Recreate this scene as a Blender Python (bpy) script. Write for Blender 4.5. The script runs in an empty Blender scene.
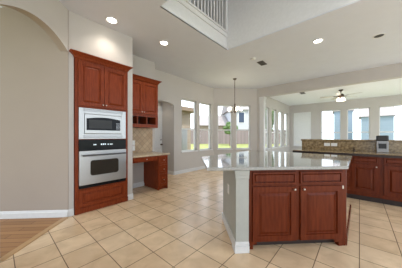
import bpy, bmesh, math, random
from mathutils import Vector, Matrix
R = math.radians
random.seed(7)
scene = bpy.context.scene
COL = scene.collection
S2 = math.sqrt(2.0)

# ------------------------------------------------------------------ camera, sky, sun, exposure
# World X runs along the oven wall, world Y points from the camera towards it (both follow the floor tiles).
CAM_H = 1.25
cam_data = bpy.data.cameras.new('camera')
cam_data.sensor_width = 36.0
cam_data.lens = 180.0 / 402.0 * 36.0
cam_data.shift_y = 2.0 / 402.0
cam_data.clip_start = 0.05
cam = bpy.data.objects.new('camera', cam_data)
COL.objects.link(cam)
cam.location = (0, 0, CAM_H)
cam.rotation_euler = (R(90), 0, R(41.35 - 90))
scene.camera = cam

world = bpy.data.worlds.new('sky')
scene.world = world
world.use_nodes = True
wn = world.node_tree
wn.nodes.clear()
w_out = wn.nodes.new('ShaderNodeOutputWorld')
w_bg = wn.nodes.new('ShaderNodeBackground')
w_tc = wn.nodes.new('ShaderNodeTexCoord')
w_dot = wn.nodes.new('ShaderNodeVectorMath'); w_dot.operation = 'DOT_PRODUCT'
w_dot.inputs[1].default_value = (-0.72, -0.69, 0.1)          # the bright half of the sky lies behind the camera
w_map = wn.nodes.new('ShaderNodeMapRange')
w_map.inputs['From Min'].default_value = -0.2
w_map.inputs['From Max'].default_value = 0.7
w_map.inputs['To Min'].default_value = 2.3
w_map.inputs['To Max'].default_value = 1.75
wn.links.new(w_tc.outputs['Generated'], w_dot.inputs[0])
wn.links.new(w_dot.outputs['Value'], w_map.inputs['Value'])
wn.links.new(w_map.outputs['Result'], w_bg.inputs['Strength'])
w_bg.inputs['Color'].default_value = (0.83, 0.93, 1.06, 1)
wn.links.new(w_bg.outputs['Background'], w_out.inputs['Surface'])

sun_data = bpy.data.lights.new('sun', 'SUN')
sun_data.energy = 2.2
sun_data.angle = R(3)
sun_data.color = (1.0, 0.95, 0.86)
sun = bpy.data.objects.new('sun', sun_data)
COL.objects.link(sun)
sun.rotation_euler = Vector((0.35, 0.55, -0.9)).to_track_quat('-Z', 'Y').to_euler()
sun.location = (0, 0, 12)

scene.view_settings.view_transform = 'Standard'
scene.view_settings.look = 'None'
scene.view_settings.gamma = 1.0
scene.view_settings.use_curve_mapping = False
scene.view_settings.exposure = 0.5
RECESSED_W = 20.0
CHANDELIER_W = 4.0
FAN_W = 8.0

# ------------------------------------------------------------------ materials
def new_mat(name):
    m = bpy.data.materials.new(name); m.use_nodes = True
    nt = m.node_tree; nt.nodes.clear()
    out = nt.nodes.new('ShaderNodeOutputMaterial')
    b = nt.nodes.new('ShaderNodeBsdfPrincipled')
    nt.links.new(b.outputs[0], out.inputs[0])
    return m, nt, b

def noise_mat(name, c1, c2, scale=8.0, rough=0.5, stretch=(1, 1, 1), metallic=0.0, bump=0.0, coat=0.0, detail=4.0, spec=0.5, ramp=(0.3, 0.7)):
    m, nt, b = new_mat(name)
    tc = nt.nodes.new('ShaderNodeTexCoord')
    mp = nt.nodes.new('ShaderNodeMapping'); mp.inputs['Scale'].default_value = stretch
    nz = nt.nodes.new('ShaderNodeTexNoise'); nz.inputs['Scale'].default_value = scale; nz.inputs['Detail'].default_value = detail
    cr = nt.nodes.new('ShaderNodeValToRGB')
    cr.color_ramp.elements[0].position = ramp[0]; cr.color_ramp.elements[1].position = ramp[1]
    cr.color_ramp.elements[0].color = (*c1, 1); cr.color_ramp.elements[1].color = (*c2, 1)
    nt.links.new(tc.outputs['Object'], mp.inputs[0]); nt.links.new(mp.outputs[0], nz.inputs['Vector'])
    nt.links.new(nz.outputs['Fac'], cr.inputs[0]); nt.links.new(cr.outputs[0], b.inputs['Base Color'])
    b.inputs['Roughness'].default_value = rough
    b.inputs['Metallic'].default_value = metallic
    b.inputs['Coat Weight'].default_value = coat
    b.inputs['Coat Roughness'].default_value = 0.08
    b.inputs['Specular IOR Level'].default_value = spec
    if bump:
        bp = nt.nodes.new('ShaderNodeBump'); bp.inputs['Strength'].default_value = bump; bp.inputs['Distance'].default_value = 0.01
        nt.links.new(nz.outputs['Fac'], bp.inputs['Height']); nt.links.new(bp.outputs[0], b.inputs['Normal'])
    return m

def near(c, k=0.06):
    return tuple(x * (1 - k) for x in c), tuple(x * (1 + k) for x in c)

def plain(name, c, rough=0.5, metallic=0.0, k=0.03, scale=20, coat=0.0, spec=0.5):
    a, b = near(c, k)
    return noise_mat(name, a, b, scale, rough, metallic=metallic, coat=coat, spec=spec)

def emit_mat(name, c, s):
    m, nt, b = new_mat(name)
    b.inputs['Base Color'].default_value = (*c, 1)
    b.inputs['Emission Color'].default_value = (*c, 1)
    b.inputs['Emission Strength'].default_value = s
    return m

def glass_mat(name, tint=(1, 1, 1), refl=0.35):
    m = bpy.data.materials.new(name); m.use_nodes = True
    nt = m.node_tree; nt.nodes.clear()
    out = nt.nodes.new('ShaderNodeOutputMaterial')
    tr = nt.nodes.new('ShaderNodeBsdfTransparent'); tr.inputs[0].default_value = (*tint, 1)
    gl = nt.nodes.new('ShaderNodeBsdfGlossy'); gl.inputs['Roughness'].default_value = 0.02
    fr = nt.nodes.new('ShaderNodeMath'); fr.operation = 'POWER'; fr.inputs[1].default_value = 4.0
    lw = nt.nodes.new('ShaderNodeLayerWeight'); nt.links.new(lw.outputs['Facing'], fr.inputs[0])
    mu = nt.nodes.new('ShaderNodeMath'); mu.operation = 'MULTIPLY'; mu.inputs[1].default_value = refl
    mx = nt.nodes.new('ShaderNodeMixShader')
    nt.links.new(fr.outputs[0], mu.inputs[0]); nt.links.new(mu.outputs[0], mx.inputs[0])
    nt.links.new(tr.outputs[0], mx.inputs[1]); nt.links.new(gl.outputs[0], mx.inputs[2])
    nt.links.new(mx.outputs[0], out.inputs[0])
    return m

def tile_mat():
    """Square ceramic tiles, 0.333 m, straight along world X / Y, thin dark grout, marbled beige."""
    m, nt, b = new_mat('ceramic_floor_tile')
    tc = nt.nodes.new('ShaderNodeTexCoord')
    mp = nt.nodes.new('ShaderNodeMapping'); mp.inputs['Location'].default_value = (-0.117 + 3.33, 0.0 + 3.33, 0)
    br = nt.nodes.new('ShaderNodeTexBrick')
    br.offset = 0.0; br.squash = 1.0
    br.inputs['Scale'].default_value = 1.0
    br.inputs['Mortar Size'].default_value = 0.0042
    br.inputs['Mortar Smooth'].default_value = 0.2
    br.inputs['Brick Width'].default_value = 0.333
    br.inputs['Row Height'].default_value = 0.333
    br.inputs['Bias'].default_value = 0.0
    br.inputs['Color1'].default_value = (0.70, 0.51, 0.325, 1)
    br.inputs['Color2'].default_value = (0.79, 0.60, 0.40, 1)
    br.inputs['Mortar'].default_value = (0.20, 0.14, 0.09, 1)
    nt.links.new(tc.outputs['Object'], mp.inputs[0]); nt.links.new(mp.outputs[0], br.inputs['Vector'])
    nz = nt.nodes.new('ShaderNodeTexNoise'); nz.inputs['Scale'].default_value = 5.0; nz.inputs['Detail'].default_value = 7
    nz.inputs['Distortion'].default_value = 0.8
    nt.links.new(tc.outputs['Object'], nz.inputs['Vector'])
    cr = nt.nodes.new('ShaderNodeValToRGB')
    cr.color_ramp.elements[0].position = 0.3; cr.color_ramp.elements[0].color = (0.86, 0.83, 0.80, 1)
    cr.color_ramp.elements[1].position = 0.7; cr.color_ramp.elements[1].color = (1.08, 1.08, 1.06, 1)
    nt.links.new(nz.outputs['Fac'], cr.inputs[0])
    mx = nt.nodes.new('ShaderNodeMix'); mx.data_type = 'RGBA'; mx.blend_type = 'MULTIPLY'
    mx.inputs[0].default_value = 1.0
    nt.links.new(br.outputs['Color'], mx.inputs[6]); nt.links.new(cr.outputs[0], mx.inputs[7])
    nt.links.new(mx.outputs[2], b.inputs['Base Color'])
    b.inputs['Roughness'].default_value = 0.27
    bp = nt.nodes.new('ShaderNodeBump'); bp.inputs['Strength'].default_value = 0.35; bp.inputs['Distance'].default_value = 0.003
    bp.invert = True
    nt.links.new(br.outputs['Fac'], bp.inputs['Height']); nt.links.new(bp.outputs[0], b.inputs['Normal'])
    return m

def diamond_tile_mat():
    """Tumbled travertine laid diagonally (seen on a vertical wall along X)."""
    m, nt, b = new_mat('travertine_backsplash')
    tc = nt.nodes.new('ShaderNodeTexCoord')
    mp = nt.nodes.new('ShaderNodeMapping')
    mp.vector_type = 'POINT'
    sep = nt.nodes.new('ShaderNodeSeparateXYZ'); com = nt.nodes.new('ShaderNodeCombineXYZ')
    nt.links.new(tc.outputs['Object'], sep.inputs[0])
    nt.links.new(sep.outputs['X'], com.inputs['X']); nt.links.new(sep.outputs['Z'], com.inputs['Y'])
    nt.links.new(com.outputs[0], mp.inputs[0])
    mp.inputs['Rotation'].default_value = (0, 0, R(45)); mp.inputs['Location'].default_value = (5, 5, 0)
    br = nt.nodes.new('ShaderNodeTexBrick'); br.offset = 0.0
    br.inputs['Scale'].default_value = 1.0; br.inputs['Brick Width'].default_value = 0.10; br.inputs['Row Height'].default_value = 0.10
    br.inputs['Mortar Size'].default_value = 0.004
    br.inputs['Color1'].default_value = (0.40, 0.27, 0.15, 1); br.inputs['Color2'].default_value = (0.52, 0.38, 0.23, 1)
    br.inputs['Mortar'].default_value = (0.26, 0.18, 0.11, 1)
    nt.links.new(mp.outputs[0], br.inputs['Vector']); nt.links.new(br.outputs['Color'], b.inputs['Base Color'])
    b.inputs['Roughness'].default_value = 0.5
    return m

def plank_mat(name, c1, c2, cm, w, h, vertical=False, rough=0.4):
    m, nt, b = new_mat(name)
    tc = nt.nodes.new('ShaderNodeTexCoord')
    br = nt.nodes.new('ShaderNodeTexBrick'); br.offset = 0.5
    br.inputs['Scale'].default_value = 1.0; br.inputs['Brick Width'].default_value = w; br.inputs['Row Height'].default_value = h
    br.inputs['Mortar Size'].default_value = 0.004 if not vertical else 0.006
    br.inputs['Color1'].default_value = (*c1, 1); br.inputs['Color2'].default_value = (*c2, 1); br.inputs['Mortar'].default_value = (*cm, 1)
    if vertical:
        sep = nt.nodes.new('ShaderNodeSeparateXYZ'); com = nt.nodes.new('ShaderNodeCombineXYZ')
        ad = nt.nodes.new('ShaderNodeMath'); ad.operation = 'ADD'
        nt.links.new(tc.outputs['Object'], sep.inputs[0])
        nt.links.new(sep.outputs['X'], ad.inputs[0]); nt.links.new(sep.outputs['Y'], ad.inputs[1])
        nt.links.new(ad.outputs[0], com.inputs['X']); nt.links.new(sep.outputs['Z'], com.inputs['Y'])
        nt.links.new(com.outputs[0], br.inputs['Vector'])
    else:
        nt.links.new(tc.outputs['Object'], br.inputs['Vector'])
    nt.links.new(br.outputs['Color'], b.inputs['Base Color'])
    b.inputs['Roughness'].default_value = rough
    return m

M = {}
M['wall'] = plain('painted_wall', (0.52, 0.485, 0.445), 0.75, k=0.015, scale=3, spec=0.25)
M['ceiling'] = plain('ceiling_paint', (0.655, 0.67, 0.705), 0.85, k=0.015, scale=4, spec=0.2)
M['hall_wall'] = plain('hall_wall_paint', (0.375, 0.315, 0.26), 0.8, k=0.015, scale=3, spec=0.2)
M['trim'] = plain('white_trim', (0.68, 0.675, 0.655), 0.4)
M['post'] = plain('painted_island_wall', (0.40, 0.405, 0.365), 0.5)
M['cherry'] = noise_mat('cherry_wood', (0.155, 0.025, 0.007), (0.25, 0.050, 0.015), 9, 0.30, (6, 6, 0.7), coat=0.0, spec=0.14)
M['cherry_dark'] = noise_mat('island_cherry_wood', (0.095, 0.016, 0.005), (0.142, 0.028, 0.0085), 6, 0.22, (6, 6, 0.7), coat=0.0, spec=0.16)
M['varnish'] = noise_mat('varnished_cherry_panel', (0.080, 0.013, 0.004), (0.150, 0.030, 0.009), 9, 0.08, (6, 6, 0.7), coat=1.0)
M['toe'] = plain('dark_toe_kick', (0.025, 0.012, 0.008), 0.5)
M['steel'] = noise_mat('brushed_steel', (0.42, 0.42, 0.41), (0.49, 0.49, 0.48), 30, 0.32, (1, 1, 30), metallic=0.75)
M['steel_light'] = plain('pale_grey_plastic', (0.36, 0.36, 0.36), 0.4)
M['handle_black'] = plain('dark_handle_metal', (0.05, 0.05, 0.05), 0.35)
M['steel_dark'] = plain('grey_steel', (0.33, 0.33, 0.34), 0.35, metallic=0.8)
M['black'] = plain('black_gloss', (0.008, 0.008, 0.009), 0.15, spec=0.15)
M['black_matte'] = plain('black_enamel', (0.015, 0.015, 0.015), 0.45)
M['oven_glass'] = plain('oven_window_glass', (0.03, 0.024, 0.018), 0.08, spec=0.35)
M['chrome'] = plain('brushed_nickel', (0.55, 0.50, 0.43), 0.28, metallic=1.0)
M['display'] = emit_mat('clock_digits', (0.75, 0.85, 0.9), 0.7)
M['island_top'] = noise_mat('polished_pale_granite', (0.24, 0.235, 0.21), (0.36, 0.35, 0.315), 60, 0.05, detail=8, coat=0.5)
M['granite'] = noise_mat('speckled_tan_granite', (0.13, 0.082, 0.035), (0.40, 0.285, 0.145), 22, 0.15, detail=9)
M['desk_top'] = noise_mat('beige_stone_top', (0.42, 0.33, 0.22), (0.56, 0.46, 0.33), 25, 0.2, detail=8)
M['floor'] = tile_mat()
M['backsplash'] = diamond_tile_mat()
M['hardwood'] = plank_mat('oak_floorboards', (0.30, 0.145, 0.055), (0.40, 0.205, 0.085), (0.14, 0.065, 0.03), 0.9, 0.09, rough=0.6)
M['threshold'] = noise_mat('oak_threshold', (0.42, 0.25, 0.11), (0.50, 0.31, 0.15), 12, 0.4, (1, 8, 1))
M['plate'] = plain('white_plastic', (0.76, 0.75, 0.70), 0.4)
M['slot'] = plain('dark_slot', (0.03, 0.03, 0.03), 0.6)
M['glass'] = glass_mat('window_glass')
M['bronze'] = plain('aged_bronze', (0.07, 0.045, 0.03), 0.35, metallic=0.7)
M['vent_dark'] = plain('vent_metal', (0.10, 0.085, 0.07), 0.5)
M['lamp'] = emit_mat('lamp_glow', (1.0, 0.94, 0.84), 9.0)
M['bulb_glass'] = emit_mat('frosted_lit_glass', (1.0, 0.93, 0.80), 2.6)
M['blind'] = plain('pale_roller_blind', (0.74, 0.74, 0.72), 0.8)
M['fan_blade'] = noise_mat('pale_maple_blade', (0.42, 0.38, 0.33), (0.5, 0.46, 0.4), 8, 0.5, (1, 6, 1))
M['grass'] = noise_mat('sunlit_lawn', (0.22, 0.25, 0.06), (0.34, 0.35, 0.12), 3, 0.9, detail=8)
M['fence'] = plank_mat('weathered_fence_boards', (0.21, 0.17, 0.17), (0.28, 0.225, 0.225), (0.09, 0.07, 0.075), 0.14, 8.0, True, 0.9)
M['brick'] = plank_mat('tan_brick', (0.30, 0.225, 0.17), (0.36, 0.28, 0.22), (0.36, 0.33, 0.29), 0.22, 0.075, True, 0.9)
M['siding'] = plank_mat('pale_siding', (0.46, 0.47, 0.50), (0.50, 0.51, 0.54), (0.32, 0.33, 0.35), 9.0, 0.18, True, 0.8)
M['siding_blue'] = plank_mat('blue_grey_siding', (0.23, 0.29, 0.36), (0.25, 0.31, 0.38), (0.16, 0.20, 0.26), 9.0, 0.18, True, 0.8)
M['roof'] = plank_mat('shingle_roof', (0.30, 0.265, 0.255), (0.35, 0.31, 0.295), (0.22, 0.19, 0.185), 0.3, 0.15, False, 0.9)
M['foliage'] = noise_mat('tree_leaves', (0.05, 0.10, 0.03), (0.14, 0.20, 0.07), 5, 0.9)
M['bark'] = noise_mat('tree_bark', (0.12, 0.09, 0.07), (0.2, 0.15, 0.12), 10, 0.9)
M['dark_window'] = plain('far_window_glass', (0.03, 0.05, 0.09), 0.1)
M['clay'] = plain('patio_paving', (0.45, 0.40, 0.36), 0.9)
M['upper_white'] = plain('white_upper_paint', (0.76, 0.76, 0.75), 0.8)
M['family_white'] = plain('white_ceiling_paint', (0.86, 0.86, 0.86), 0.8)
M['bounce_floor'] = plain('pale_bounce_floor', (0.66, 0.66, 0.66), 0.95)
M['patio_bounce'] = plain('pale_bounce_concrete', (0.66, 0.64, 0.60), 0.9)
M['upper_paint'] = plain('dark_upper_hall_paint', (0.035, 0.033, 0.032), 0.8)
M['beam'] = noise_mat('patio_timber', (0.21, 0.145, 0.095), (0.25, 0.18, 0.125), 10, 0.7)

# ------------------------------------------------------------------ mesh helpers
class MB:
    def __init__(self): self.bm = bmesh.new()
    def box(self, x0, x1, y0, y1, z0, z1, bev=0.0):
        b = bmesh.new()
        bmesh.ops.create_cube(b, size=1.0)
        bmesh.ops.scale(b, vec=(x1 - x0, y1 - y0, z1 - z0), verts=b.verts)
        bmesh.ops.translate(b, vec=((x0 + x1) / 2, (y0 + y1) / 2, (z0 + z1) / 2), verts=b.verts)
        if bev: bmesh.ops.bevel(b, geom=b.edges[:], offset=bev, segments=2, affect='EDGES', profile=0.5)
        return self.merge(b)
    def merge(self, b, mat=None):
        me = bpy.data.meshes.new('tmp'); 
        if mat is not None: bmesh.ops.transform(b, matrix=mat, verts=b.verts)
        b.to_mesh(me); b.free(); self.bm.from_mesh(me); bpy.data.meshes.remove(me)
        return self
    def prism(self, pts, z0, z1, bev=0.0):
        """Vertical extrusion of an outline given counter-clockwise in X, Y."""
        b = bmesh.new()
        vs = [b.verts.new((p[0], p[1], z0)) for p in pts]
        f = b.faces.new(vs)
        r = bmesh.ops.extrude_face_region(b, geom=[f])
        bmesh.ops.translate(b, vec=(0, 0, z1 - z0), verts=[v for v in r['geom'] if isinstance(v, bmesh.types.BMVert)])
        bmesh.ops.recalc_face_normals(b, faces=b.faces)
        if bev:
            ed = [e for e in b.edges if abs(e.verts[0].co.z - e.verts[1].co.z) < 1e-6]
            bmesh.ops.bevel(b, geom=ed, offset=bev, segments=3, affect='EDGES', profile=0.5)
        return self.merge(b)
    def profile(self, pts, x0, x1):
        """Extrude an outline in (y, z) along X."""
        b = bmesh.new()
        vs = [b.verts.new((x0, p[0], p[1])) for p in pts]
        f = b.faces.new(vs)
        r = bmesh.ops.extrude_face_region(b, geom=[f])
        bmesh.ops.translate(b, vec=(x1 - x0, 0, 0), verts=[v for v in r['geom'] if isinstance(v, bmesh.types.BMVert)])
        bmesh.ops.recalc_face_normals(b, faces=b.faces)
        return self.merge(b)
    def lathe(self, prof, c=(0, 0, 0), seg=20, axis='Z'):
        """Revolve (radius, height) pairs about an axis through c."""
        b = bmesh.new(); rings = []
        for r, h in prof:
            ring = []
            for k in range(seg):
                a = 2 * math.pi * k / seg
                x, y = r * math.cos(a), r * math.sin(a)
                p = (x, y, h) if axis == 'Z' else ((x, h, y) if axis == 'Y' else (h, x, y))
                ring.append(b.verts.new((p[0] + c[0], p[1] + c[1], p[2] + c[2])))
            rings.append(ring)
        for a_, b_ in zip(rings, rings[1:]):
            for k in range(seg):
                b.faces.new((a_[k], a_[(k + 1) % seg], b_[(k + 1) % seg], b_[k]))
        b.faces.new(rings[0]); b.faces.new(rings[-1])
        bmesh.ops.remove_doubles(b, verts=b.verts, dist=1e-5)
        bmesh.ops.recalc_face_normals(b, faces=b.faces)
        return self.merge(b)
    def tube(self, pts, r, seg=10):
        b = bmesh.new(); rings = []
        pts = [Vector(p) for p in pts]
        for i, p in enumerate(pts):
            d = (pts[min(i + 1, len(pts) - 1)] - pts[max(i - 1, 0)]).normalized()
            q = d.to_track_quat('Z', 'Y')
            rings.append([b.verts.new(p + q @ Vector((r * math.cos(2 * math.pi * k / seg), r * math.sin(2 * math.pi * k / seg), 0))) for k in range(seg)])
        for a_, b_ in zip(rings, rings[1:]):
            for k in range(seg): b.faces.new((a_[k], a_[(k + 1) % seg], b_[(k + 1) % seg], b_[k]))
        b.faces.new(rings[0]); b.faces.new(rings[-1])
        bmesh.ops.recalc_face_normals(b, faces=b.faces)
        return self.merge(b)
    def panel(self, x0, x1, z0, z1, y, t=0.02, stile=0.055):
        """Raised-panel front facing -Y: frame, cove and a bevelled field."""
        w, h = x1 - x0, z1 - z0
        st = min(stile, 0.28 * min(w, h))
        k = st / 0.055
        rings = [(0, y), (0, y - t + 0.003), (0.003, y - t), (st, y - t), (st + 0.004 * k, y - t + 0.015), (st + 0.015 * k, y - t + 0.016),
                 (st + 0.038 * k, y - t + 0.002), (st + 0.040 * k, y - t + 0.002)]
        b = bmesh.new(); rr = []
        for i, yy in rings:
            rr.append([b.verts.new((px, yy, pz)) for px, pz in ((x0 + i, z0 + i), (x1 - i, z0 + i), (x1 - i, z1 - i), (x0 + i, z1 - i))])
        for a_, b_ in zip(rr, rr[1:]):
            for k2 in range(4): b.faces.new((a_[k2], a_[(k2 + 1) % 4], b_[(k2 + 1) % 4], b_[k2]))
        b.faces.new(rr[0]); b.faces.new(rr[-1])
        bmesh.ops.recalc_face_normals(b, faces=b.faces)
        return self.merge(b)
    def xf(self, mat):
        bmesh.ops.transform(self.bm, matrix=mat, verts=self.bm.verts); return self
    def build(self, name, mat, parent=None, label=None, shift=(0, 0, 0), smooth=False):
        if parent is not None and shift == (0, 0, 0): shift = parent.get('_o', None) or (0, 0, 0)
        bmesh.ops.translate(self.bm, vec=(-shift[0], -shift[1], -shift[2]), verts=self.bm.verts)
        me = bpy.data.meshes.new(name); self.bm.to_mesh(me); self.bm.free()
        if smooth:
            for p in me.polygons: p.use_smooth = True
            me.set_sharp_from_angle(angle=R(40))
        me.materials.append(M[mat] if isinstance(mat, str) else mat)
        o = bpy.data.objects.new(name, me); COL.objects.link(o)
        if parent is not None: o.parent = parent
        if label: o['label'] = label
        return o

OFF = {}
def thing(name, label, cat, o=(0, 0, 0), rz=0.0, group=None):
    """An Empty at o (given in the frame turned by rz about the vertical through the world origin); parts use the same frame."""
    e = bpy.data.objects.new(name, None); COL.objects.link(e)
    p = Matrix.Rotation(rz, 3, 'Z') @ Vector(o)
    e.location = p; e.rotation_euler = (0, 0, rz); e.empty_display_size = 0.1
    e['label'] = label; e['category'] = cat
    if group: e['group'] = group
    OFF[e.name] = o
    return e

def part(mb, name, mat, parent, label=None, smooth=False):
    return mb.build(name, mat, parent, label, shift=OFF.get(parent.name, (0, 0, 0)), smooth=smooth)

def sub(mb, name, mat, par, root, label=None, smooth=False):
    return mb.build(name, mat, par, label, shift=OFF[root.name], smooth=smooth)

def tag(o, label, cat, group=None):
    o['label'] = label; o['category'] = cat
    if group: o['group'] = group
    return o

def recentre(o):
    """Moves a single-mesh thing's origin to the middle of its base."""
    vs = [v.co for v in o.data.vertices]
    c = Vector(((min(v.x for v in vs) + max(v.x for v in vs)) / 2, (min(v.y for v in vs) + max(v.y for v in vs)) / 2, min(v.z for v in vs)))
    o.data.transform(Matrix.Translation(-c)); o.location = o.rotation_euler.to_matrix() @ c
    return o

def struct(mb, name, mat, rz=0.0, loc=(0, 0, 0), parent=None):
    o = mb.build(name, mat, parent)
    if parent is None:
        o['kind'] = 'structure'
        o.location = loc; o.rotation_euler = (0, 0, rz)
    return o

def knob(x, y, z, r=0.0125):
    return MB().lathe([(r * 0.45, 0), (r * 0.4, -0.012), (r * 0.9, -0.016), (r, -0.022), (r * 0.75, -0.029), (0.001, -0.031)], (x, y, z), 14, 'Y')

def crown(mb, x0, x1, yf, yb, z0, z1, out):
    """Crown moulding: front run plus both mitred returns, as nested outlines rising and flaring outwards."""
    steps = [(0.0, 0.0), (0.10, 0.0), (0.18, 0.12), (0.45, 0.30), (0.70, 0.62), (0.85, 0.92), (0.90, 1.0), (1.0, 1.0)]
    b = bmesh.new(); rr = []
    for h, w in steps:
        z = z0 + h * (z1 - z0); q = w * out
        rr.append([b.verts.new(p) for p in ((x0 - q, yb, z), (x0 - q, yf - q, z), (x1 + q, yf - q, z), (x1 + q, yb, z))])
    for a_, b_ in zip(rr, rr[1:]):
        for k in range(4): b.faces.new((a_[k], a_[(k + 1) % 4], b_[(k + 1) % 4], b_[k]))
    b.faces.new(rr[0]); b.faces.new(rr[-1])
    bmesh.ops.recalc_face_normals(b, faces=b.faces)
    mb.merge(b); return mb

CEIL = 3.20
# ------------------------------------------------------------------ room shell
H = 0.7071
room = [(0.73, 3.38), (-2.95, -0.30), (-2.95, -3.0), (7.23, -3.0), (7.23, 3.09), (5.85, 4.47), (2.78, 4.47), (0.73, 4.47)]
o = struct(MB().prism(room, -0.12, 0.0), 'floor', 'floor')
struct(MB().prism([(7.23, -3.0), (11.3, -3.0), (11.3, 3.05), (7.23, 3.05)], -0.12, 0.0), 'floor_family_room', 'bounce_floor')  # unseen floor, made pale so its bounce keeps the ceiling bright and neutral
# hall floor beyond the arch, boards along the hall
hall_floor = [(0.73, 3.38), (0.73 - 2.6 * H, 3.38 + 2.6 * H), (0.73 - 2.6 * H - 3.4 * H, 3.38 + 2.6 * H - 3.4 * H), (0.73 - 3.4 * H, 3.38 - 3.4 * H)]
fl = MB().prism(hall_floor, -0.12, 0.0).xf(Matrix.Rotation(R(45), 4, 'Z'))
struct(fl, 'floor_hall', 'hardwood', rz=R(-45))
# threshold strip in the arch (local frame: +x towards the far right, +y away from the camera, turned -45 degrees)
def ip(u, v): return ((u - v) / S2, (u + v) / S2)          # world X, Y -> the turned frame
TX, TY = ip(0.73, 3.38)
struct(MB().box(TX - 0.05, TX + 0.02, TY - 0.99, TY - 0.02, 0.0, 0.008, 0.002), 'trim_threshold', 'threshold', rz=R(-45))

# ceiling with the rectangular two-storey opening
VU0, VU1, VV0, VV1 = 1.63, 3.46, -1.3, 2.26
cb = MB()
cb.prism([(0.73, 3.38), (-2.95, -0.30), (-2.95, -3.0), (VU0, -3.0), (VU0, 3.55), (0.73, 3.55)], CEIL, CEIL + 0.02)
cb.prism([(VU0, VV1), (VU1, VV1), (VU1, 4.47), (VU0, 4.47)], CEIL, CEIL + 0.02)
cb.prism([(VU0, -3.0), (VU1, -3.0), (VU1, VV0), (VU0, VV0)], CEIL, CEIL + 0.02)
cb.prism([(VU1, -3.0), (7.13, -3.0), (7.13, 3.19), (5.85, 4.47), (VU1, 4.47)], CEIL, CEIL + 0.02)
struct(cb, 'ceiling', 'ceiling')
struct(MB().box(7.31, 11.42, -3.0, 3.17, 3.0, 3.05), 'ceiling_family_room', 'family_white')
hc = MB().prism(hall_floor, CEIL, CEIL + 0.05)
struct(hc, 'ceiling_hall', 'ceiling')

# two-storey opening: fascia, upper floor, upper walls, roof
UPF = 3.56
struct(MB().box(VU0 - 0.1, VU1, VV1, VV1 + 0.02, CEIL + 0.001, UPF), 'wall_opening_fascia', 'trim')
struct(MB().box(VU1, VU1 + 0.12, VV0, 4.6, CEIL + 0.021, 6.0), 'wall_opening_far', 'upper_white')
struct(MB().box(VU0 - 0.12, VU0, VV0, VV1 - 0.001, CEIL + 0.021, 6.0), 'wall_opening_near', 'upper_white')
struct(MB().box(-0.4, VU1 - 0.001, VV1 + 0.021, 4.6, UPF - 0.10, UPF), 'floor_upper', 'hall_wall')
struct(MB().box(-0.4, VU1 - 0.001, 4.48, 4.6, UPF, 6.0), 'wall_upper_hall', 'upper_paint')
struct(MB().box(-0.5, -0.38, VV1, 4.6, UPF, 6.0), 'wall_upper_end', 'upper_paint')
struct(MB().box(-0.5, VU1 + 0.12, VV0 - 0.12, 4.6, 6.0, 6.1), 'ceiling_upper', 'upper_white')
uw = MB()                                                   # unseen wall over the near edge; high opening added to let daylight in
uw.box(VU0 - 0.12, VU0 + 0.25, VV0 - 0.12, VV0, CEIL + 0.021, 6.0); uw.box(VU1 - 0.25, VU1 + 0.12, VV0 - 0.12, VV0, CEIL + 0.021, 6.0)
uw.box(VU0 + 0.25, VU1 - 0.25, VV0 - 0.12, VV0, CEIL + 0.021, 3.5); uw.box(VU0 + 0.25, VU1 - 0.25, VV0 - 0.12, VV0, 5.8, 6.0)
struct(uw, 'wall_upper_back', 'wall')

# balustrade on the edge of the upper floor
bal = thing('balustrade', 'white stair balustrade along the edge of the upper floor opening', 'railing', (2.55, VV1 - 0.02, UPF))
fm = MB(); fm.box(VU0 - 0.02, VU1 - 0.07, VV1 - 0.045, VV1 + 0.07, UPF, UPF + 0.035, 0.004); fm.box(VU0 - 0.02, VU1 - 0.002, VV1 - 0.022, VV1 - 0.001, UPF - 0.085, UPF, 0.003)
part(fm, 'base_rail', 'trim', bal)
part(MB().box(VU0 - 0.02, VU1 - 0.07, VV1 - 0.02, VV1 + 0.05, UPF + 0.90, UPF + 0.96, 0.01), 'handrail', 'bronze', bal)
nb = MB(); nb.box(VU1 - 0.09, VU1 - 0.002, VV1 - 0.03, VV1 + 0.06, UPF, UPF + 1.05, 0.004); nb.box(VU1 - 0.10, VU1 - 0.002, VV1 - 0.04, VV1 + 0.07, UPF + 1.05, UPF + 1.08, 0.004)
part(nb, 'newel_post', 'trim', bal)
for k in range(17):
    x = VU1 - 0.175 - 0.1 * k
    part(MB().box(x - 0.017, x + 0.017, VV1 - 0.002, VV1 + 0.032, UPF + 0.035, UPF + 0.90), 'baluster', 'trim', bal)

# oven wall: jambs either side of the tall cabinet, bulkhead above, returns
ow = MB()
ow.box(0.73, 0.808, 3.39, 4.10, 0, CEIL); ow.box(1.682, 1.789, 3.39, 4.08, 0, CEIL)
ow.box(0.808, 1.682, 3.39, 4.10, 2.50, CEIL); ow.box(0.73, 1.789, 4.10, 4.2, 0, CEIL)
struct(ow, 'wall_kitchen', 'wall')
# alcove wall behind the desk, its outer corner, and the long nook wall with the arched recess and two windows
AL = 4.08; NK = 4.47
struct(MB().box(1.789, 2.78, AL, NK + 0.75, 0, CEIL), 'wall_alcove', 'wall')

def wall_run(L, t, z0, z1, ops):
    """Wall along local +x from 0 to L, room face at y = 0, thickness outwards (+y), rectangular openings."""
    mb = MB(); x = 0.0
    for a, b, c, d in sorted(ops):
        if a > x: mb.box(x, a, 0, t, z0, z1)
        if c > z0: mb.box(a, b, 0, t, z0, c)
        if d < z1: mb.box(a, b, 0, t, d, z1)
        x = b
    if x < L: mb.box(x, L, 0, t, z0, z1)
    return mb

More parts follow.
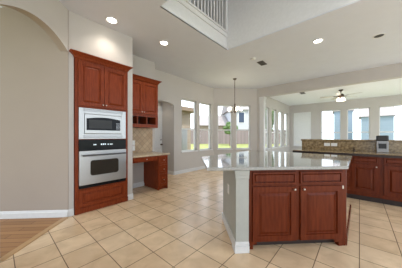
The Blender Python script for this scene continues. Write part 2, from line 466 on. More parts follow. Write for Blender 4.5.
WZ0, WZ1, WRAIL = 0.72, 2.52, 1.50
WT = 0.14
WIN = [0]
def window(x0, x1, z0, z1, rz, loc, t=WT, rail=WRAIL, blind=False):
    WIN[0] += 1
    n = 'window_%d' % WIN[0]
    mb = MB(); f = 0.035; y0, y1 = t - 0.07, t - 0.01
    mb.box(x0, x0 + f, y0, y1, z0, z1); mb.box(x1 - f, x1, y0, y1, z0, z1)
    mb.box(x0, x1, y0, y1, z0, z0 + f); mb.box(x0, x1, y0, y1, z1 - f, z1)
    w = struct(mb, n, 'trim', rz, loc)
    struct(MB().box(x0 + f, x1 - f, y0 + 0.01, y1 - 0.01, rail - 0.025, rail + 0.025), 'meeting_rail', 'trim', parent=w)
    struct(MB().box(x0 + f, x1 - f, t - 0.042, t - 0.038, z0 + f, z1 - f), 'pane', 'glass', parent=w)
    struct(MB().box(x0 - 0.03, x1 + 0.03, -0.035, y0, z0 - 0.03, z0 - 0.001, 0.004), 'sill', 'trim', parent=w)
    if blind:
        bm_ = MB()
        bm_.box(x0 + 0.01, x1 - 0.01, 0.015, 0.022, z0 + 0.01, z1 - 0.06); bm_.box(x0 + 0.01, x1 - 0.01, 0.0, 0.05, z1 - 0.06, z1 - 0.005, 0.01)
        struct(bm_, 'roller_blind', 'blind', parent=w)
    return w

# nook wall: local x = world X - 2.78
AR0, AR1, ARS, ARC = 2.92, 3.767, 2.22, 2.315               # arched recess: sides, springing, crown
nx = 2.78
nk = wall_run(5.85 - nx + 0.06, WT, 0, CEIL, [(AR0 - nx, AR1 - nx, 0, ARC + 0.02), (4.10 - nx, 4.85 - nx, WZ0, WZ1), (5.0 - nx, 5.72 - nx, WZ0, WZ1)])
# arched head: segments between the curve and the flat top of the opening
seg = 16; hw = (AR1 - AR0) / 2; cx = (AR0 + AR1) / 2 - nx
for k in range(seg):
    a0, a1 = -hw + 2 * hw * k / seg, -hw + 2 * hw * (k + 1) / seg
    h = lambda a: ARS + (ARC - ARS) * (1 - (a / hw) ** 2) ** 0.5 if abs(a) < hw else ARS
    b = bmesh.new()
    q = [(cx + a0, h(a0)), (cx + a1, h(a1)), (cx + a1, ARC + 0.02), (cx + a0, ARC + 0.02)]
    vs = [b.verts.new((p[0], 0, p[1])) for p in q]; f_ = b.faces.new(vs)
    r_ = bmesh.ops.extrude_face_region(b, geom=[f_]); bmesh.ops.translate(b, vec=(0, WT, 0), verts=[v for v in r_['geom'] if isinstance(v, bmesh.types.BMVert)])
    bmesh.ops.recalc_face_normals(b, faces=b.faces); nk.merge(b)
struct(nk, 'wall_nook', 'wall', 0, (nx, NK, 0))
# recess behind the arch: side walls, lid, end wall frame
RB = NK + 0.62
rec = MB(); rec.box(AR1, AR1 + 0.1, NK + WT, RB + 0.1, 0, 2.6); rec.box(2.78, AR0, NK + WT, RB + 0.1, 0, 2.6); rec.box(2.78, AR1 + 0.1, NK + WT, RB + 0.1, 2.5, 2.6)
rec.box(AR0, AR1, RB, RB + 0.1, 2.26, 2.5)
struct(rec, 'wall_recess', 'wall')
struct(MB().box(AR0 - 0.05, AR1 + 0.05, NK, RB + 0.1, -0.12, 0.0), 'floor_recess', 'floor')
# white panelled door at the end of the recess
dx0, dx1, dy0, dy1 = AR0, AR1, RB, RB + 0.045
dm_ = (dx0 + dx1) / 2
d = MB().box(dx0, dx1, dy0, dy1, 0.01, 2.26)
door = struct(d, 'door_1', 'trim')
for pa, pb in ((dx0 + 0.10, dm_ - 0.04), (dm_ + 0.04, dx1 - 0.10)):
    for za, zb in ((0.20, 0.86), (1.04, 1.72), (1.80, 2.12)):
        struct(MB().panel(pa, pb, za, zb, dy0 + 0.004, 0.016, 0.02), 'door_panel', 'trim', parent=door)
hx = dx1 - 0.055
hb = MB().lathe([(0.028, 0), (0.028, -0.008), (0.011, -0.012), (0.011, -0.04), (0.026, -0.046), (0.030, -0.06), (0.02, -0.075), (0.001, -0.078)], (hx, dy0, 0.96), 16, 'Y')
hb.lathe([(0.022, 0), (0.022, -0.01), (0.001, -0.014)], (hx, dy0, 1.12), 14, 'Y')
struct(hb, 'door_handle', 'bronze', parent=door)

w = window(4.10 - nx, 4.85 - nx, WZ0, WZ1, 0, (nx, NK, 0))
w = window(5.0 - nx, 5.72 - nx, WZ0, WZ1, 0, (nx, NK, 0))
# bay wall, turned -45 degrees, two windows
BL = 1.816
struct(wall_run(BL, WT, 0, CEIL, [(0.17, 0.77, WZ0, WZ1), (0.94, 1.53, WZ0, WZ1)]), 'wall_bay', 'wall', R(-45), (5.85, NK, 0))
window(0.17, 0.77, WZ0, WZ1, R(-45), (5.85, NK, 0)); window(0.94, 1.53, WZ0, WZ1, R(-45), (5.85, NK, 0))
# end pier of the bay, header beam, column
struct(MB().box(7.13, 7.33, 3.09, 3.30, 0, CEIL), 'wall_pier', 'wall')
struct(MB().box(7.13, 7.33, -3.0, 3.09, 2.84, CEIL), 'wall_header', 'wall')
colm = MB(); colm.box(7.14, 7.32, 2.90, 3.085, 0.22, 2.60, 0.004)
for z0, z1, q in ((0, 0.16, 0.03), (0.16, 0.22, 0.018), (2.56, 2.62, 0.012), (2.62, 2.74, 0.004), (2.74, 2.79, 0.02), (2.79, 2.84, 0.035)):
    colm.box(7.14 - q, 7.32 + q, 2.90 - q, min(3.085 + q, 3.088), z0, z1, 0.003)
struct(colm, 'trim_column', 'trim')
# family room: window wall and far wall
fx = 7.33
fam_ops = [(7.5, 8.15), (8.45, 9.1), (9.4, 10.05), (10.35, 11.0)]
struct(wall_run(11.42 - fx, WT, 0, 3.0, [(a - fx, b - fx, 0.70, 2.52) for a, b in fam_ops]), 'wall_family_side', 'wall', 0, (fx, 3.05, 0))
for a, b in fam_ops: window(a - fx, b - fx, 0.70, 2.52, 0, (fx, 3.05, 0), rail=1.42)
FX = 11.3
far_ops = [(2.85, 1.98, True), (1.52, 0.69, False), (0.455, -0.365, False), (-0.66, -1.48, False)]
fl_len = 6.05
struct(wall_run(fl_len, WT, 0, 3.0, [(3.05 - a, 3.05 - b, 0.70, 2.57) for a, b, _ in far_ops]), 'wall_family_far', 'wall', R(-90), (FX, 3.05, 0))
for a, b, bl in far_ops: window(3.05 - a, 3.05 - b, 0.70, 2.57, R(-90), (FX, 3.05, 0), rail=1.43, blind=bl)

# arch wall (turned frame: runs towards the camera from the corner) and the hall wall beyond it
AT = 0.11
ax0, ax1 = TX - AT, TX
aw = MB()
y_c, y_n = TY - 0.0, TY - 1.0                               # far and near sides of the arch
aw.box(ax0, ax1, TY - 5.15, y_n, 0, CEIL)
seg = 28; ym = (y_c + y_n) / 2; hw = (y_c - y_n) / 2
def arch_h(a): return 2.72 - 0.656 * a * a
for k in range(seg):
    a0, a1 = -hw * math.cos(math.pi * k / seg), -hw * math.cos(math.pi * (k + 1) / seg)
    b = bmesh.new()
    q = [(ym + a0, arch_h(a0)), (ym + a1, arch_h(a1)), (ym + a1, CEIL), (ym + a0, CEIL)]
    vs = [b.verts.new((ax0, p[0], p[1])) for p in q]; f_ = b.faces.new(vs)
    r_ = bmesh.ops.extrude_face_region(b, geom=[f_]); bmesh.ops.translate(b, vec=(AT, 0, 0), verts=[v for v in r_['geom'] if isinstance(v, bmesh.types.BMVert)])
    bmesh.ops.recalc_face_normals(b, faces=b.faces); aw.merge(b)
ao = struct(aw, 'wall_arch', 'wall', R(-45))
ao.data.materials.append(M['hall_wall'])                       # the underside of the arch takes the darker hall wall colour
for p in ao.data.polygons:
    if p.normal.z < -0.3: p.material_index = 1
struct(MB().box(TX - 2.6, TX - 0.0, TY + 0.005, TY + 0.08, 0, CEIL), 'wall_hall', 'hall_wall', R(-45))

# baseboards
def base_profile(L, h=0.11, t=0.016):
    return MB().profile([(0, 0), (-t, 0), (-t, h * 0.72), (-t * 0.55, h * 0.80), (-t * 0.55, h * 0.90), (-t * 0.25, h), (0, h)], 0, L)
struct(base_profile(2.5), 'baseboard_hall', 'trim', R(-45), tuple(Matrix.Rotation(R(-45), 3, 'Z') @ Vector((TX - 2.5, TY + 0.004, 0))))
struct(base_profile(0.072), 'baseboard_jamb', 'trim', 0, (0.734, 3.389, 0))
struct(base_profile(0.112), 'baseboard_corner', 'trim', 0, (1.684, 3.389, 0))
struct(base_profile(0.66), 'baseboard_desk', 'trim', 0, (1.79, AL - 0.001, 0))
struct(base_profile(5.85 - AR1), 'baseboard_nook', 'trim', 0, (AR1, NK - 0.001, 0))
struct(base_profile(BL), 'baseboard_bay', 'trim', R(-45), (5.849, NK - 0.001, 0))
struct(base_profile(RB - NK - 0.02, 0.11), 'baseboard_recess', 'trim', R(-90), (AR1 - 0.001, RB - 0.01, 0))
# backsplash tiling on the alcove wall
struct(MB().box(1.79, 2.70, AL - 0.012, AL - 0.0005, 0.842, 1.448), 'trim_backsplash', 'backsplash')

# ------------------------------------------------------------------ tall oven cabinet
TO = (0.816, 3.36, 0)
TW = 0.858
ct = thing('oven_cabinet', 'tall cherry cabinet that houses the microwave and the wall oven', 'cabinet', TO)
x0, x1, yf = TO[0], TO[0] + TW, TO[1]
OX0, OX1 = x0 + 0.046, x1 - 0.044
b = MB()
b.box(x0, OX0, yf, yf + 0.60, 0, 2.49); b.box(OX1, x1, yf, yf + 0.60, 0, 2.49)          # sides and stiles
b.box(OX0, OX1, yf, yf + 0.60, 1.712, 2.49)                                            # top box behind the doors
b.box(OX0, OX1, yf, yf + 0.58, 1.188, 1.197)                                           # rail between microwave and oven
b.box(OX0, OX1, yf, yf + 0.60, 0, 0.395)                                               # drawer box
b.box(OX0, OX1, yf + 0.585, yf + 0.60, 0.395, 1.712)                                   # back
part(b, 'carcass', 'cherry', ct)
part(crown(MB(), x0, x1, yf, yf + 0.022, 2.475, 2.575, 0.075), 'crown_moulding', 'cherry', ct)
ms = x0 + 0.429
for (a, c, kx) in ((x0 + 0.040, ms - 0.002, ms - 0.026), (ms + 0.002, x1 - 0.036, ms + 0.026)):
    dd = part(MB().panel(a, c, 1.742, 2.455, yf - 0.0005), 'door', 'cherry', ct)
    sub(knob(kx, yf - 0.02, 1.782), 'knob', 'chrome', dd, ct, smooth=True)
part(MB().panel(OX0 + 0.004, OX1 - 0.004, 0.105, 0.375, yf - 0.0005, stile=0.05), 'drawer', 'cherry', ct)
part(MB().box(x0 - 0.004, x1 + 0.004, yf - 0.012, yf - 0.0005, 0.0, 0.085, 0.004), 'base_moulding', 'cherry', ct)

# wall oven
wo = thing('wall_oven', 'stainless steel wall oven with black control panel and dark window', 'oven', ((OX0 + OX1) / 2, yf, 0.40))
a, c = OX0 + 0.003, OX1 - 0.003
part(MB().box(a, c, yf + 0.002, yf + 0.57, 0.398, 1.184), 'oven_body', 'black_matte', wo)
pn = part(MB().box(a, c, yf - 0.028, yf + 0.0015, 1.012, 1.182, 0.004), 'control_panel', 'black', wo)
mx = (a + c) / 2
for px, wz in ((-0.175, 0.020), (-0.15, 0.020), (-0.06, 0.03), (-0.03, 0.03), (0.0, 0.03), (0.05, 0.022), (0.09, 0.022), (0.115, 0.022)):
    sub(MB().box(mx + px, mx + px + 0.016, yf - 0.0295, yf - 0.0281, 1.098, 1.098 + wz * 0.75), 'display_mark', 'display', pn, wo)
dr = MB(); z0, z1 = 0.456, 1.006
wx0, wx1, wz0, wz1 = mx - 0.215, mx + 0.225, 0.605, 0.838
dr.box(a, wx0, yf - 0.04, yf + 0.0015, z0, z1, 0.004); dr.box(wx1, c, yf - 0.04, yf + 0.0015, z0, z1, 0.004)
dr.box(wx0 - 0.004, wx1 + 0.004, yf - 0.04, yf + 0.0015, z0, wz0, 0.004); dr.box(wx0 - 0.004, wx1 + 0.004, yf - 0.04, yf + 0.0015, wz1, z1, 0.004)
dro = part(dr, 'oven_door', 'steel', wo)
rw = MB()                                                       # window with rounded corners
pts = []
for cxx, czz, s in ((wx1 - 0.03, wz1 - 0.03, 0), (wx0 + 0.03, wz1 - 0.03, 1), (wx0 + 0.03, wz0 + 0.03, 2), (wx1 - 0.03, wz0 + 0.03, 3)):
    for k in range(6):
        t_ = math.pi / 2 * (s + k / 5); pts.append((cxx + 0.04 * math.cos(t_), czz + 0.04 * math.sin(t_)))
b2 = bmesh.new(); vs = [b2.verts.new((p[0], yf - 0.042, p[1])) for p in pts]; f_ = b2.faces.new(vs)
r_ = bmesh.ops.extrude_face_region(b2, geom=[f_]); bmesh.ops.translate(b2, vec=(0, 0.03, 0), verts=[v for v in r_['geom'] if isinstance(v, bmesh.types.BMVert)])
bmesh.ops.recalc_face_normals(b2, faces=b2.faces); rw.merge(b2)
sub(rw, 'oven_window', 'oven_glass', dro, wo)
hm = MB().tube([(a + 0.035, yf - 0.085, 0.935), (mx, yf - 0.092, 0.935), (c - 0.035, yf - 0.085, 0.935)], 0.013)
hm.box(a + 0.05, a + 0.075, yf - 0.085, yf - 0.038, 0.925, 0.945); hm.box(c - 0.075, c - 0.05, yf - 0.085, yf - 0.038, 0.925, 0.945)
sub(hm, 'handle', 'handle_black', dro, wo, smooth=True)
part(MB().box(a, c, yf - 0.02, yf + 0.0015, 0.399, 0.45, 0.003), 'vent_trim', 'black', wo)

# built-in microwave with its steel surround
mw = thing('microwave', 'built-in stainless steel microwave above the wall oven', 'microwave', ((OX0 + OX1) / 2, yf, 1.20))
sx0, sx1, sz0, sz1 = OX0 + 0.002, OX1 - 0.002, 1.199, 1.708
ix0, ix1, iz0, iz1 = sx0 + 0.075, sx1 - 0.085, 1.285, 1.615
tk = MB()
tk.box(sx0, ix0, yf - 0.018, yf + 0.004, sz0, sz1, 0.003); tk.box(ix1, sx1, yf - 0.018, yf + 0.004, sz0, sz1, 0.003)
tk.box(ix0, ix1, yf - 0.018, yf + 0.004, iz1, sz1, 0.003); tk.box(ix0, ix1, yf - 0.018, yf + 0.004, sz0, iz0, 0.003)
part(tk, 'trim_kit', 'steel', mw)
for z in (1.222, 1.245, 1.660, 1.683):
    part(MB().box(sx0 + 0.06, sx1 - 0.06, yf - 0.024, yf - 0.0181, z, z + 0.011, 0.002), 'louvre', 'steel_dark', mw)
part(MB().box(ix0 + 0.002, ix1 - 0.002, yf + 0.005, yf + 0.42, iz0 + 0.002, iz1 - 0.002), 'microwave_body', 'black_matte', mw)
fd = MB().box(ix0 + 0.003, ix1 - 0.003, yf - 0.03, yf + 0.0045, iz0 + 0.003, iz1 - 0.003, 0.006)
md = part(fd, 'microwave_door', 'steel', mw)
# black glass with a gently bowed upper edge
gx0_, gx1_, gz0_, gz1_ = ix0 + 0.028, ix1 - 0.028, iz0 + 0.062, iz1 - 0.048
pts = [(gx0_, gz0_), (gx1_, gz0_)] + [(gx1_ + (gx0_ - gx1_) * k / 12, gz1_ - 0.03 + 0.03 * math.sin(math.pi * k / 12)) for k in range(13)]
b2 = bmesh.new(); vs = [b2.verts.new((p[0], yf - 0.033, p[1])) for p in pts]; f_ = b2.faces.new(vs)
r_ = bmesh.ops.extrude_face_region(b2, geom=[f_]); bmesh.ops.translate(b2, vec=(0, 0.02, 0), verts=[v for v in r_['geom'] if isinstance(v, bmesh.types.BMVert)])
bmesh.ops.recalc_face_normals(b2, faces=b2.faces)
sub(MB().merge(b2), 'door_glass', 'black', md, mw)
sub(MB().box(gx0_ + 0.035, gx0_ + 0.40, yf - 0.0345, yf - 0.0331, gz0_ + 0.03, gz1_ - 0.045), 'viewing_window', 'black_matte', md, mw)
kp = MB()
for r__ in range(5):
    for q in range(3):
        px = gx1_ - 0.072 + q * 0.022; pz = gz0_ + 0.025 + r__ * 0.024
        kp.box(px, px + 0.014, yf - 0.0345, yf - 0.0331, pz, pz + 0.012)
sub(kp, 'keypad', 'steel_dark', md, mw)

# ------------------------------------------------------------------ upper cabinet in the alcove
UY = 3.75
uc = thing('wall_cabinet', 'cherry wall cabinet with open cubbies, hung above the built-in desk', 'cabinet', (2.22, UY, 1.45))
x0, x1 = 1.793, 2.645; yb = AL - 0.001
b = MB()
b.box(x0, x0 + 0.025, UY, yb, 1.45, 2.53); b.box(x1 - 0.025, x1, UY, yb, 1.45, 2.53); b.box(x0 + 0.025, x1 - 0.025, yb - 0.012, yb, 1.45, 2.53)
b.box(x0 + 0.025, x1 - 0.025, UY, yb - 0.012, 1.70, 2.53); b.box(x0 + 0.025, x1 - 0.025, UY, yb - 0.012, 1.45, 1.525)
for dx in (2.10, 2.338): b.box(dx - 0.011, dx + 0.011, UY + 0.002, yb - 0.012, 1.525, 1.70)
b.box(x0 + 0.025, x0 + 0.07, UY, yb - 0.012, 1.525, 1.70); b.box(x1 - 0.065, x1 - 0.025, UY, yb - 0.012, 1.525, 1.70)
part(b, 'carcass', 'cherry', uc)
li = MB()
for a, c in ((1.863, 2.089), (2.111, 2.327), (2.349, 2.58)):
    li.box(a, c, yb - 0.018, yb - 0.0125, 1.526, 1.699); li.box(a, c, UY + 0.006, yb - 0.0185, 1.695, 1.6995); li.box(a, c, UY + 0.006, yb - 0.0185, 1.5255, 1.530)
part(li, 'cubby_dark_sheets', 'toe', uc, 'thin dark sheets inside the open cubbies')  # sheets darker than the cherry, on back, top and bottom of each cubby
part(crown(MB(), x0, x1, UY, yb, 2.505, 2.60, 0.07), 'crown_moulding', 'cherry', uc)
ms = 2.218
for a, c, kx in ((x0 + 0.03, ms - 0.002, ms - 0.026), (ms + 0.002, x1 - 0.02, ms + 0.026)):
    dd = part(MB().panel(a, c, 1.755, 2.49, UY - 0.0005), 'door', 'cherry', uc)
    sub(knob(kx, UY - 0.02, 1.80), 'knob', 'chrome', dd, uc, smooth=True)

# ------------------------------------------------------------------ built-in desk
DY = 3.46; DZ = 0.84
dk = thing('built_in_desk', 'cherry desk base with a knee space and one stack of drawers', 'desk', (2.3, DY, 0))
p0, p1 = 2.45, 2.72
b = MB(); b.box(p0, p1, DY, AL - 0.002, 0.07, DZ - 0.036); b.box(p0 + 0.02, p1 - 0.02, DY + 0.05, AL - 0.002, 0, 0.07)
b.box(p0, p0 + 0.03, DY, DY + 0.05, 0, 0.07); b.box(p1 - 0.03, p1, DY, DY + 0.05, 0, 0.07)
part(b, 'pedestal', 'cherry', dk)
b = MB(); b.box(1.792, p0 - 0.001, DY + 0.012, DY + 0.50, 0.69, DZ - 0.036)
part(b, 'apron', 'cherry', dk)
ad = part(MB().box(1.86, p0 - 0.03, DY - 0.006, DY + 0.0115, 0.70, 0.79, 0.005), 'drawer', 'cherry', dk, 'wide shallow drawer over the knee space')
sub(knob(2.14, DY - 0.006, 0.745, 0.012), 'knob', 'chrome', ad, dk, smooth=True)
for z0, z1 in ((0.585, 0.795), (0.38, 0.575), (0.10, 0.37)):
    dd = part(MB().panel(p0 + 0.015, p1 - 0.015, z0, z1, DY - 0.0005, stile=0.035), 'drawer', 'cherry', dk)
    sub(knob(p0 + 0.135, DY - 0.02, (z0 + z1) / 2, 0.012), 'knob', 'chrome', dd, dk, smooth=True)
o = MB().box(1.791, 2.755, DY - 0.045, AL - 0.0125, DZ - 0.035, DZ, 0.006).build('desk_countertop', 'desk_top')
tag(recentre(o), 'beige stone desk top below the diagonal tile backsplash', 'countertop')

def outlet(u, z, label, group, horiz=False, rz=0.0, at=(0, 0), w=0.075, h=0.118):
    if horiz: w, h = h, w
    t = thing('wall_outlet', label, 'outlet', (0, 0, 0))
    t.location = (at[0], at[1], z); t.rotation_euler = (0, 0, rz)
    t['group'] = group
    part(MB().box(-w / 2, w / 2, -0.006, 0, -h / 2, h / 2, 0.002), 'cover_plate', 'plate', t)
    for s in (-1, 1):
        m_ = MB()
        if horiz: m_.box(s * 0.026 - 0.014, s * 0.026 + 0.014, -0.0075, -0.0061, -0.014, 0.014, 0.0005)
        else: m_.box(-0.014, 0.014, -0.0075, -0.0061, s * 0.026 - 0.014, s * 0.026 + 0.014, 0.0005)
        part(m_, 'receptacle', 'plate', t)
    return t
ty = AL - 0.0121
outlet(0, 1.085, 'outlet plate higher up on the diagonal tile above the desk', 'outlets on the tile backsplash', at=(2.17, ty))
outlet(0, 0.96, 'larger of two low outlet plates just above the desk top', 'outlets on the tile backsplash', at=(2.15, ty), w=0.115)
outlet(0, 0.96, 'narrow low outlet plate nearest the oven side of the desk', 'outlets on the tile backsplash', at=(2.02, ty))

# ------------------------------------------------------------------ kitchen island (turned -45 degrees)
RI = R(-45)
IO = (1.2, 1.93, 0)
isl = thing('kitchen_island', 'large island with dark cherry doors and a painted breakfast-bar end', 'island', IO, RI)
q4 = ip(3.89, 0.115); q3 = ip(3.89, 1.57); q2 = ip(2.27, 1.57)
YF = 1.945
sv = lambda y: y - 0.115 * S2                                  # right side plane: x as a function of y
body = [(0.64, YF), (sv(YF), YF), q4, q3, (q2[0] + 0.10, q2[1] - 0.02), (0.64, 2.60)]
b = MB().prism(body, 0.085, 0.882)
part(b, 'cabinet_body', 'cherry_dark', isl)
toe = [(0.70, YF + 0.07), (sv(YF + 0.07) - 0.07, YF + 0.07), (q4[0] - 0.07, q4[1] - 0.02), (q3[0], q3[1] - 0.1), (q2[0] + 0.12, q2[1] - 0.04), (0.70, 2.60)]
part(MB().prism(toe, 0, 0.085), 'toe_kick', 'toe', isl)
# bracket feet under the front corners and the base shoe on the right side
ft = MB()
ft.profile([(YF, 0), (YF + 0.05, 0), (YF + 0.05, 0.085), (YF, 0.085)], 0.645, 0.70); ft.prism([(0.70, YF), (0.74, YF), (0.70, YF + 0.04)], 0.05, 0.085)
part(ft, 'foot', 'cherry_dark', isl)
ft = MB()
ft.profile([(YF, 0), (YF + 0.05, 0), (YF + 0.05, 0.085), (YF, 0.085)], sv(YF) - 0.09, sv(YF) - 0.005)
ft.prism([(sv(YF) - 0.14, YF), (sv(YF) - 0.09, YF), (sv(YF) - 0.09, YF + 0.04)], 0.045, 0.085)
part(ft, 'foot', 'cherry_dark', isl)
e = 0.014
sk = [(sv(YF), YF), (sv(YF) + e, YF + 0.0), (q4[0] + e * 0.7, q4[1] - e * 0.7), (q4[0], q4[1])]
part(MB().prism(sk, 0, 0.11), 'base_shoe', 'cherry_dark', isl)
sp = [(sv(YF + 0.02) + 0.0005, YF + 0.02), (sv(YF + 0.02) + 0.004, YF + 0.0195), (q4[0] - 0.01 + 0.0025, q4[1] - 0.0135), (q4[0] - 0.01, q4[1] - 0.01)]
part(MB().prism(sp, 0.112, 0.88), 'side_panel', 'varnish', isl)
DX = [(0.690, 1.185), (1.232, 1.728)]
for i, (a, c) in enumerate(DX):
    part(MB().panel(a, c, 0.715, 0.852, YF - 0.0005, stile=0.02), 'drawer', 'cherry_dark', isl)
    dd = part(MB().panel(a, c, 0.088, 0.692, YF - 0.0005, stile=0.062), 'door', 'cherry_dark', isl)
    kx = c - 0.03 if i == 0 else a + 0.03
    sub(knob(kx, YF - 0.02, 0.662), 'knob', 'chrome', dd, isl, smooth=True)
    hg = a - 0.004 if i == 0 else c - 0.004
    if i == 1: sub(MB().box(c - 0.010, c + 0.006, YF - 0.026, YF - 0.019, 0.655, 0.692, 0.002), 'hinge', 'chrome', dd, isl)
# painted knee wall, corner post with base and capital, baseboard, outlet
KX = 0.495; KY = 1.90
kw = [(KX, KY + 0.02), (0.639, KY + 0.02), (0.639, 2.60), (q2[0] + 0.09, q2[1] - 0.02), (q3[0] - 0.0, q3[1] + 0.09), (q2[0], q2[1])]
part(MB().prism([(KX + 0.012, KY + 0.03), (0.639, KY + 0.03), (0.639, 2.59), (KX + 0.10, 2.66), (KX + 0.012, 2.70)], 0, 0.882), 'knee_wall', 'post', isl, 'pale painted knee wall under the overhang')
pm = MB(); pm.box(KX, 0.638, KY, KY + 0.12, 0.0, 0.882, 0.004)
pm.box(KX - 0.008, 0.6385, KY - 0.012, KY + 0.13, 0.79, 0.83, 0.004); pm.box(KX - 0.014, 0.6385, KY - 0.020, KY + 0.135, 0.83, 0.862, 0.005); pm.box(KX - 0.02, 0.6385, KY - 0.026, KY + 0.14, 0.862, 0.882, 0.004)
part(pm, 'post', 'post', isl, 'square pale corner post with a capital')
bb = MB(); bb.box(KX - 0.016, 0.6385, KY - 0.018, KY + 0.12, 0, 0.075, 0.004); bb.box(KX - 0.011, 0.6385, KY - 0.012, KY + 0.12, 0.075, 0.10, 0.004); bb.box(KX - 0.006, 0.6385, KY - 0.006, KY + 0.12, 0.10, 0.115, 0.003)
bb.box(KX - 0.006, KX + 0.012, KY + 0.12, 2.70, 0, 0.10, 0.004)
part(bb, 'baseboard', 'trim', isl, 'white baseboard around the painted end')
part(MB().box(KX + 0.006, KX + 0.0125, 2.28, 2.355, 0.50, 0.618, 0.002), 'outlet_plate', 'plate', isl)
# worktop: five-sided slab
c1 = (0.182, 1.872); c2 = (1.745, 1.872); c3 = ip(3.93, 0.09); c4 = ip(3.93, 1.87); c0 = ip(2.13, 1.87)
c0 = (0.182, c0[1]); c2 = (1.872 - 0.09 * S2, 1.872)
o = MB().prism([c1, c2, c3, c4, c0], 0.884, 0.92, 0.006).build('island_countertop', 'island_top', smooth=False)
o.rotation_euler = (0, 0, RI)
tag(recentre(o), 'polished pale granite slab with clipped corners on the island', 'countertop')

# ------------------------------------------------------------------ right-hand run: base cabinets, granite, raised bar
RR = R(-90)                                                     # turned frame: x = -world Y, y = world X
FY = 4.66
def base_cab(xa, xb, label, doors, knob_side):
    t = thing('base_cabinet', label, 'cabinet', ((xa + xb) / 2, FY, 0), RR, 'base cabinets under the granite counter')
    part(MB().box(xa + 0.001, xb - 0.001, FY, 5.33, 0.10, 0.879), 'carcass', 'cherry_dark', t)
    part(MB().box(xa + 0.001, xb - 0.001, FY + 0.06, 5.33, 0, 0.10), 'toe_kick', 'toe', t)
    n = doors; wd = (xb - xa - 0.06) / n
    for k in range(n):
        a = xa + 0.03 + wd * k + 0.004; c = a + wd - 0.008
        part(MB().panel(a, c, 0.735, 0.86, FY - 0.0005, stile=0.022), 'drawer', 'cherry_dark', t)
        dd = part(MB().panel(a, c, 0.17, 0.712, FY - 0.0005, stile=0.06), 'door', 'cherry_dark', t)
        side = knob_side if n == 1 else (1 if k == 0 else -1)
        sub(knob(c - 0.03 if side > 0 else a + 0.03, FY - 0.02, 0.675), 'knob', 'chrome', dd, t, smooth=True)
    return t
base_cab(-1.17, -0.16, 'wide cherry base cabinet at the free end of the granite counter, mostly behind the island', 2, 1)
base_cab(-0.16, 0.30, 'cherry base cabinet with one door seen past the right corner of the island', 1, 1)
base_cab(0.30, 1.20, 'cherry base cabinet cut by the right edge, under the granite counter', 2, 1)
o = MB().box(-1.185, 1.22, FY - 0.035, 5.319, 0.88, 0.92, 0.012).build('granite_countertop', 'granite'); o.rotation_euler = (0, 0, RR)
tag(recentre(o), 'speckled tan granite counter running below the raised bar', 'countertop')
eb = MB().box(-1.186, 1.22, FY - 0.047, FY - 0.0355, 0.862, 0.908, 0.004).build('edge_shade_strip', 'toe', o, 'dark strip standing for the shade under the counter overhang')  # shade beneath the overhang, put in as a near-black strip
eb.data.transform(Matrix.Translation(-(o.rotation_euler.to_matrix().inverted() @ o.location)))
struct(MB().box(-1.13, 1.22, 5.336, 5.47, 0, 1.129), 'wall_bar', 'wall', RR)
o = MB().box(-1.14, 1.22, 5.32, 5.335, 0.921, 1.129).build('granite_backsplash', 'granite'); o.rotation_euler = (0, 0, RR)
tag(recentre(o), 'speckled granite backsplash rising behind the long counter', 'backsplash')
o = MB().box(-1.16, 1.22, 5.29, 5.72, 1.13, 1.168, 0.012).build('bar_top', 'granite'); o.rotation_euler = (0, 0, RR)
tag(recentre(o), 'raised granite bar top between kitchen and family room', 'countertop')
for v, lab in ((0.592, 'outlet plate on the granite backsplash, nearer the free end of the bar'), (0.452, 'outlet plate on the granite backsplash, farther from the free end of the bar')):
    outlet(0, 1.045, lab, 'outlets on the granite backsplash', True, RR, at=(5.3195, v))
# small dispenser and the pale appliance at the end of the counter
sd = thing('soap_dispenser', 'small brown dispenser standing on the granite counter before the backsplash', 'dispenser', (5.2, 0.09, 0.92))
part(MB().lathe([(0.030, 0.0), (0.030, 0.01), (0.022, 0.015), (0.022, 0.045), (0.012, 0.055)], (5.2, 0.09, 0.92), 16), 'base', 'bronze', sd, smooth=True)
part(MB().tube([(5.2, 0.09, 0.97), (5.2, 0.09, 1.0), (5.18, 0.09, 1.015), (5.13, 0.09, 1.01)], 0.008), 'spout', 'bronze', sd, smooth=True)
ca = thing('coffee_maker', 'pale countertop coffee maker with black top at the far right of the counter', 'appliance', (5.18, -0.335, 0.92))
part(MB().box(5.08, 5.28, -0.43, -0.262, 0.92, 1.15, 0.012), 'housing', 'steel_light', ca)
part(MB().box(5.075, 5.285, -0.435, -0.258, 1.15, 1.26, 0.02), 'top', 'black_matte', ca)
part(MB().box(5.072, 5.0795, -0.40, -0.29, 1.0, 1.1, 0.002), 'control_face', 'black_matte', ca)
outlet(0, 0.90, 'white switch plate low on the far wall beyond the end of the bar', 'switch plate on the far wall', True, RR, at=(FX - 0.0005, 2.62), w=0.16, h=0.24)

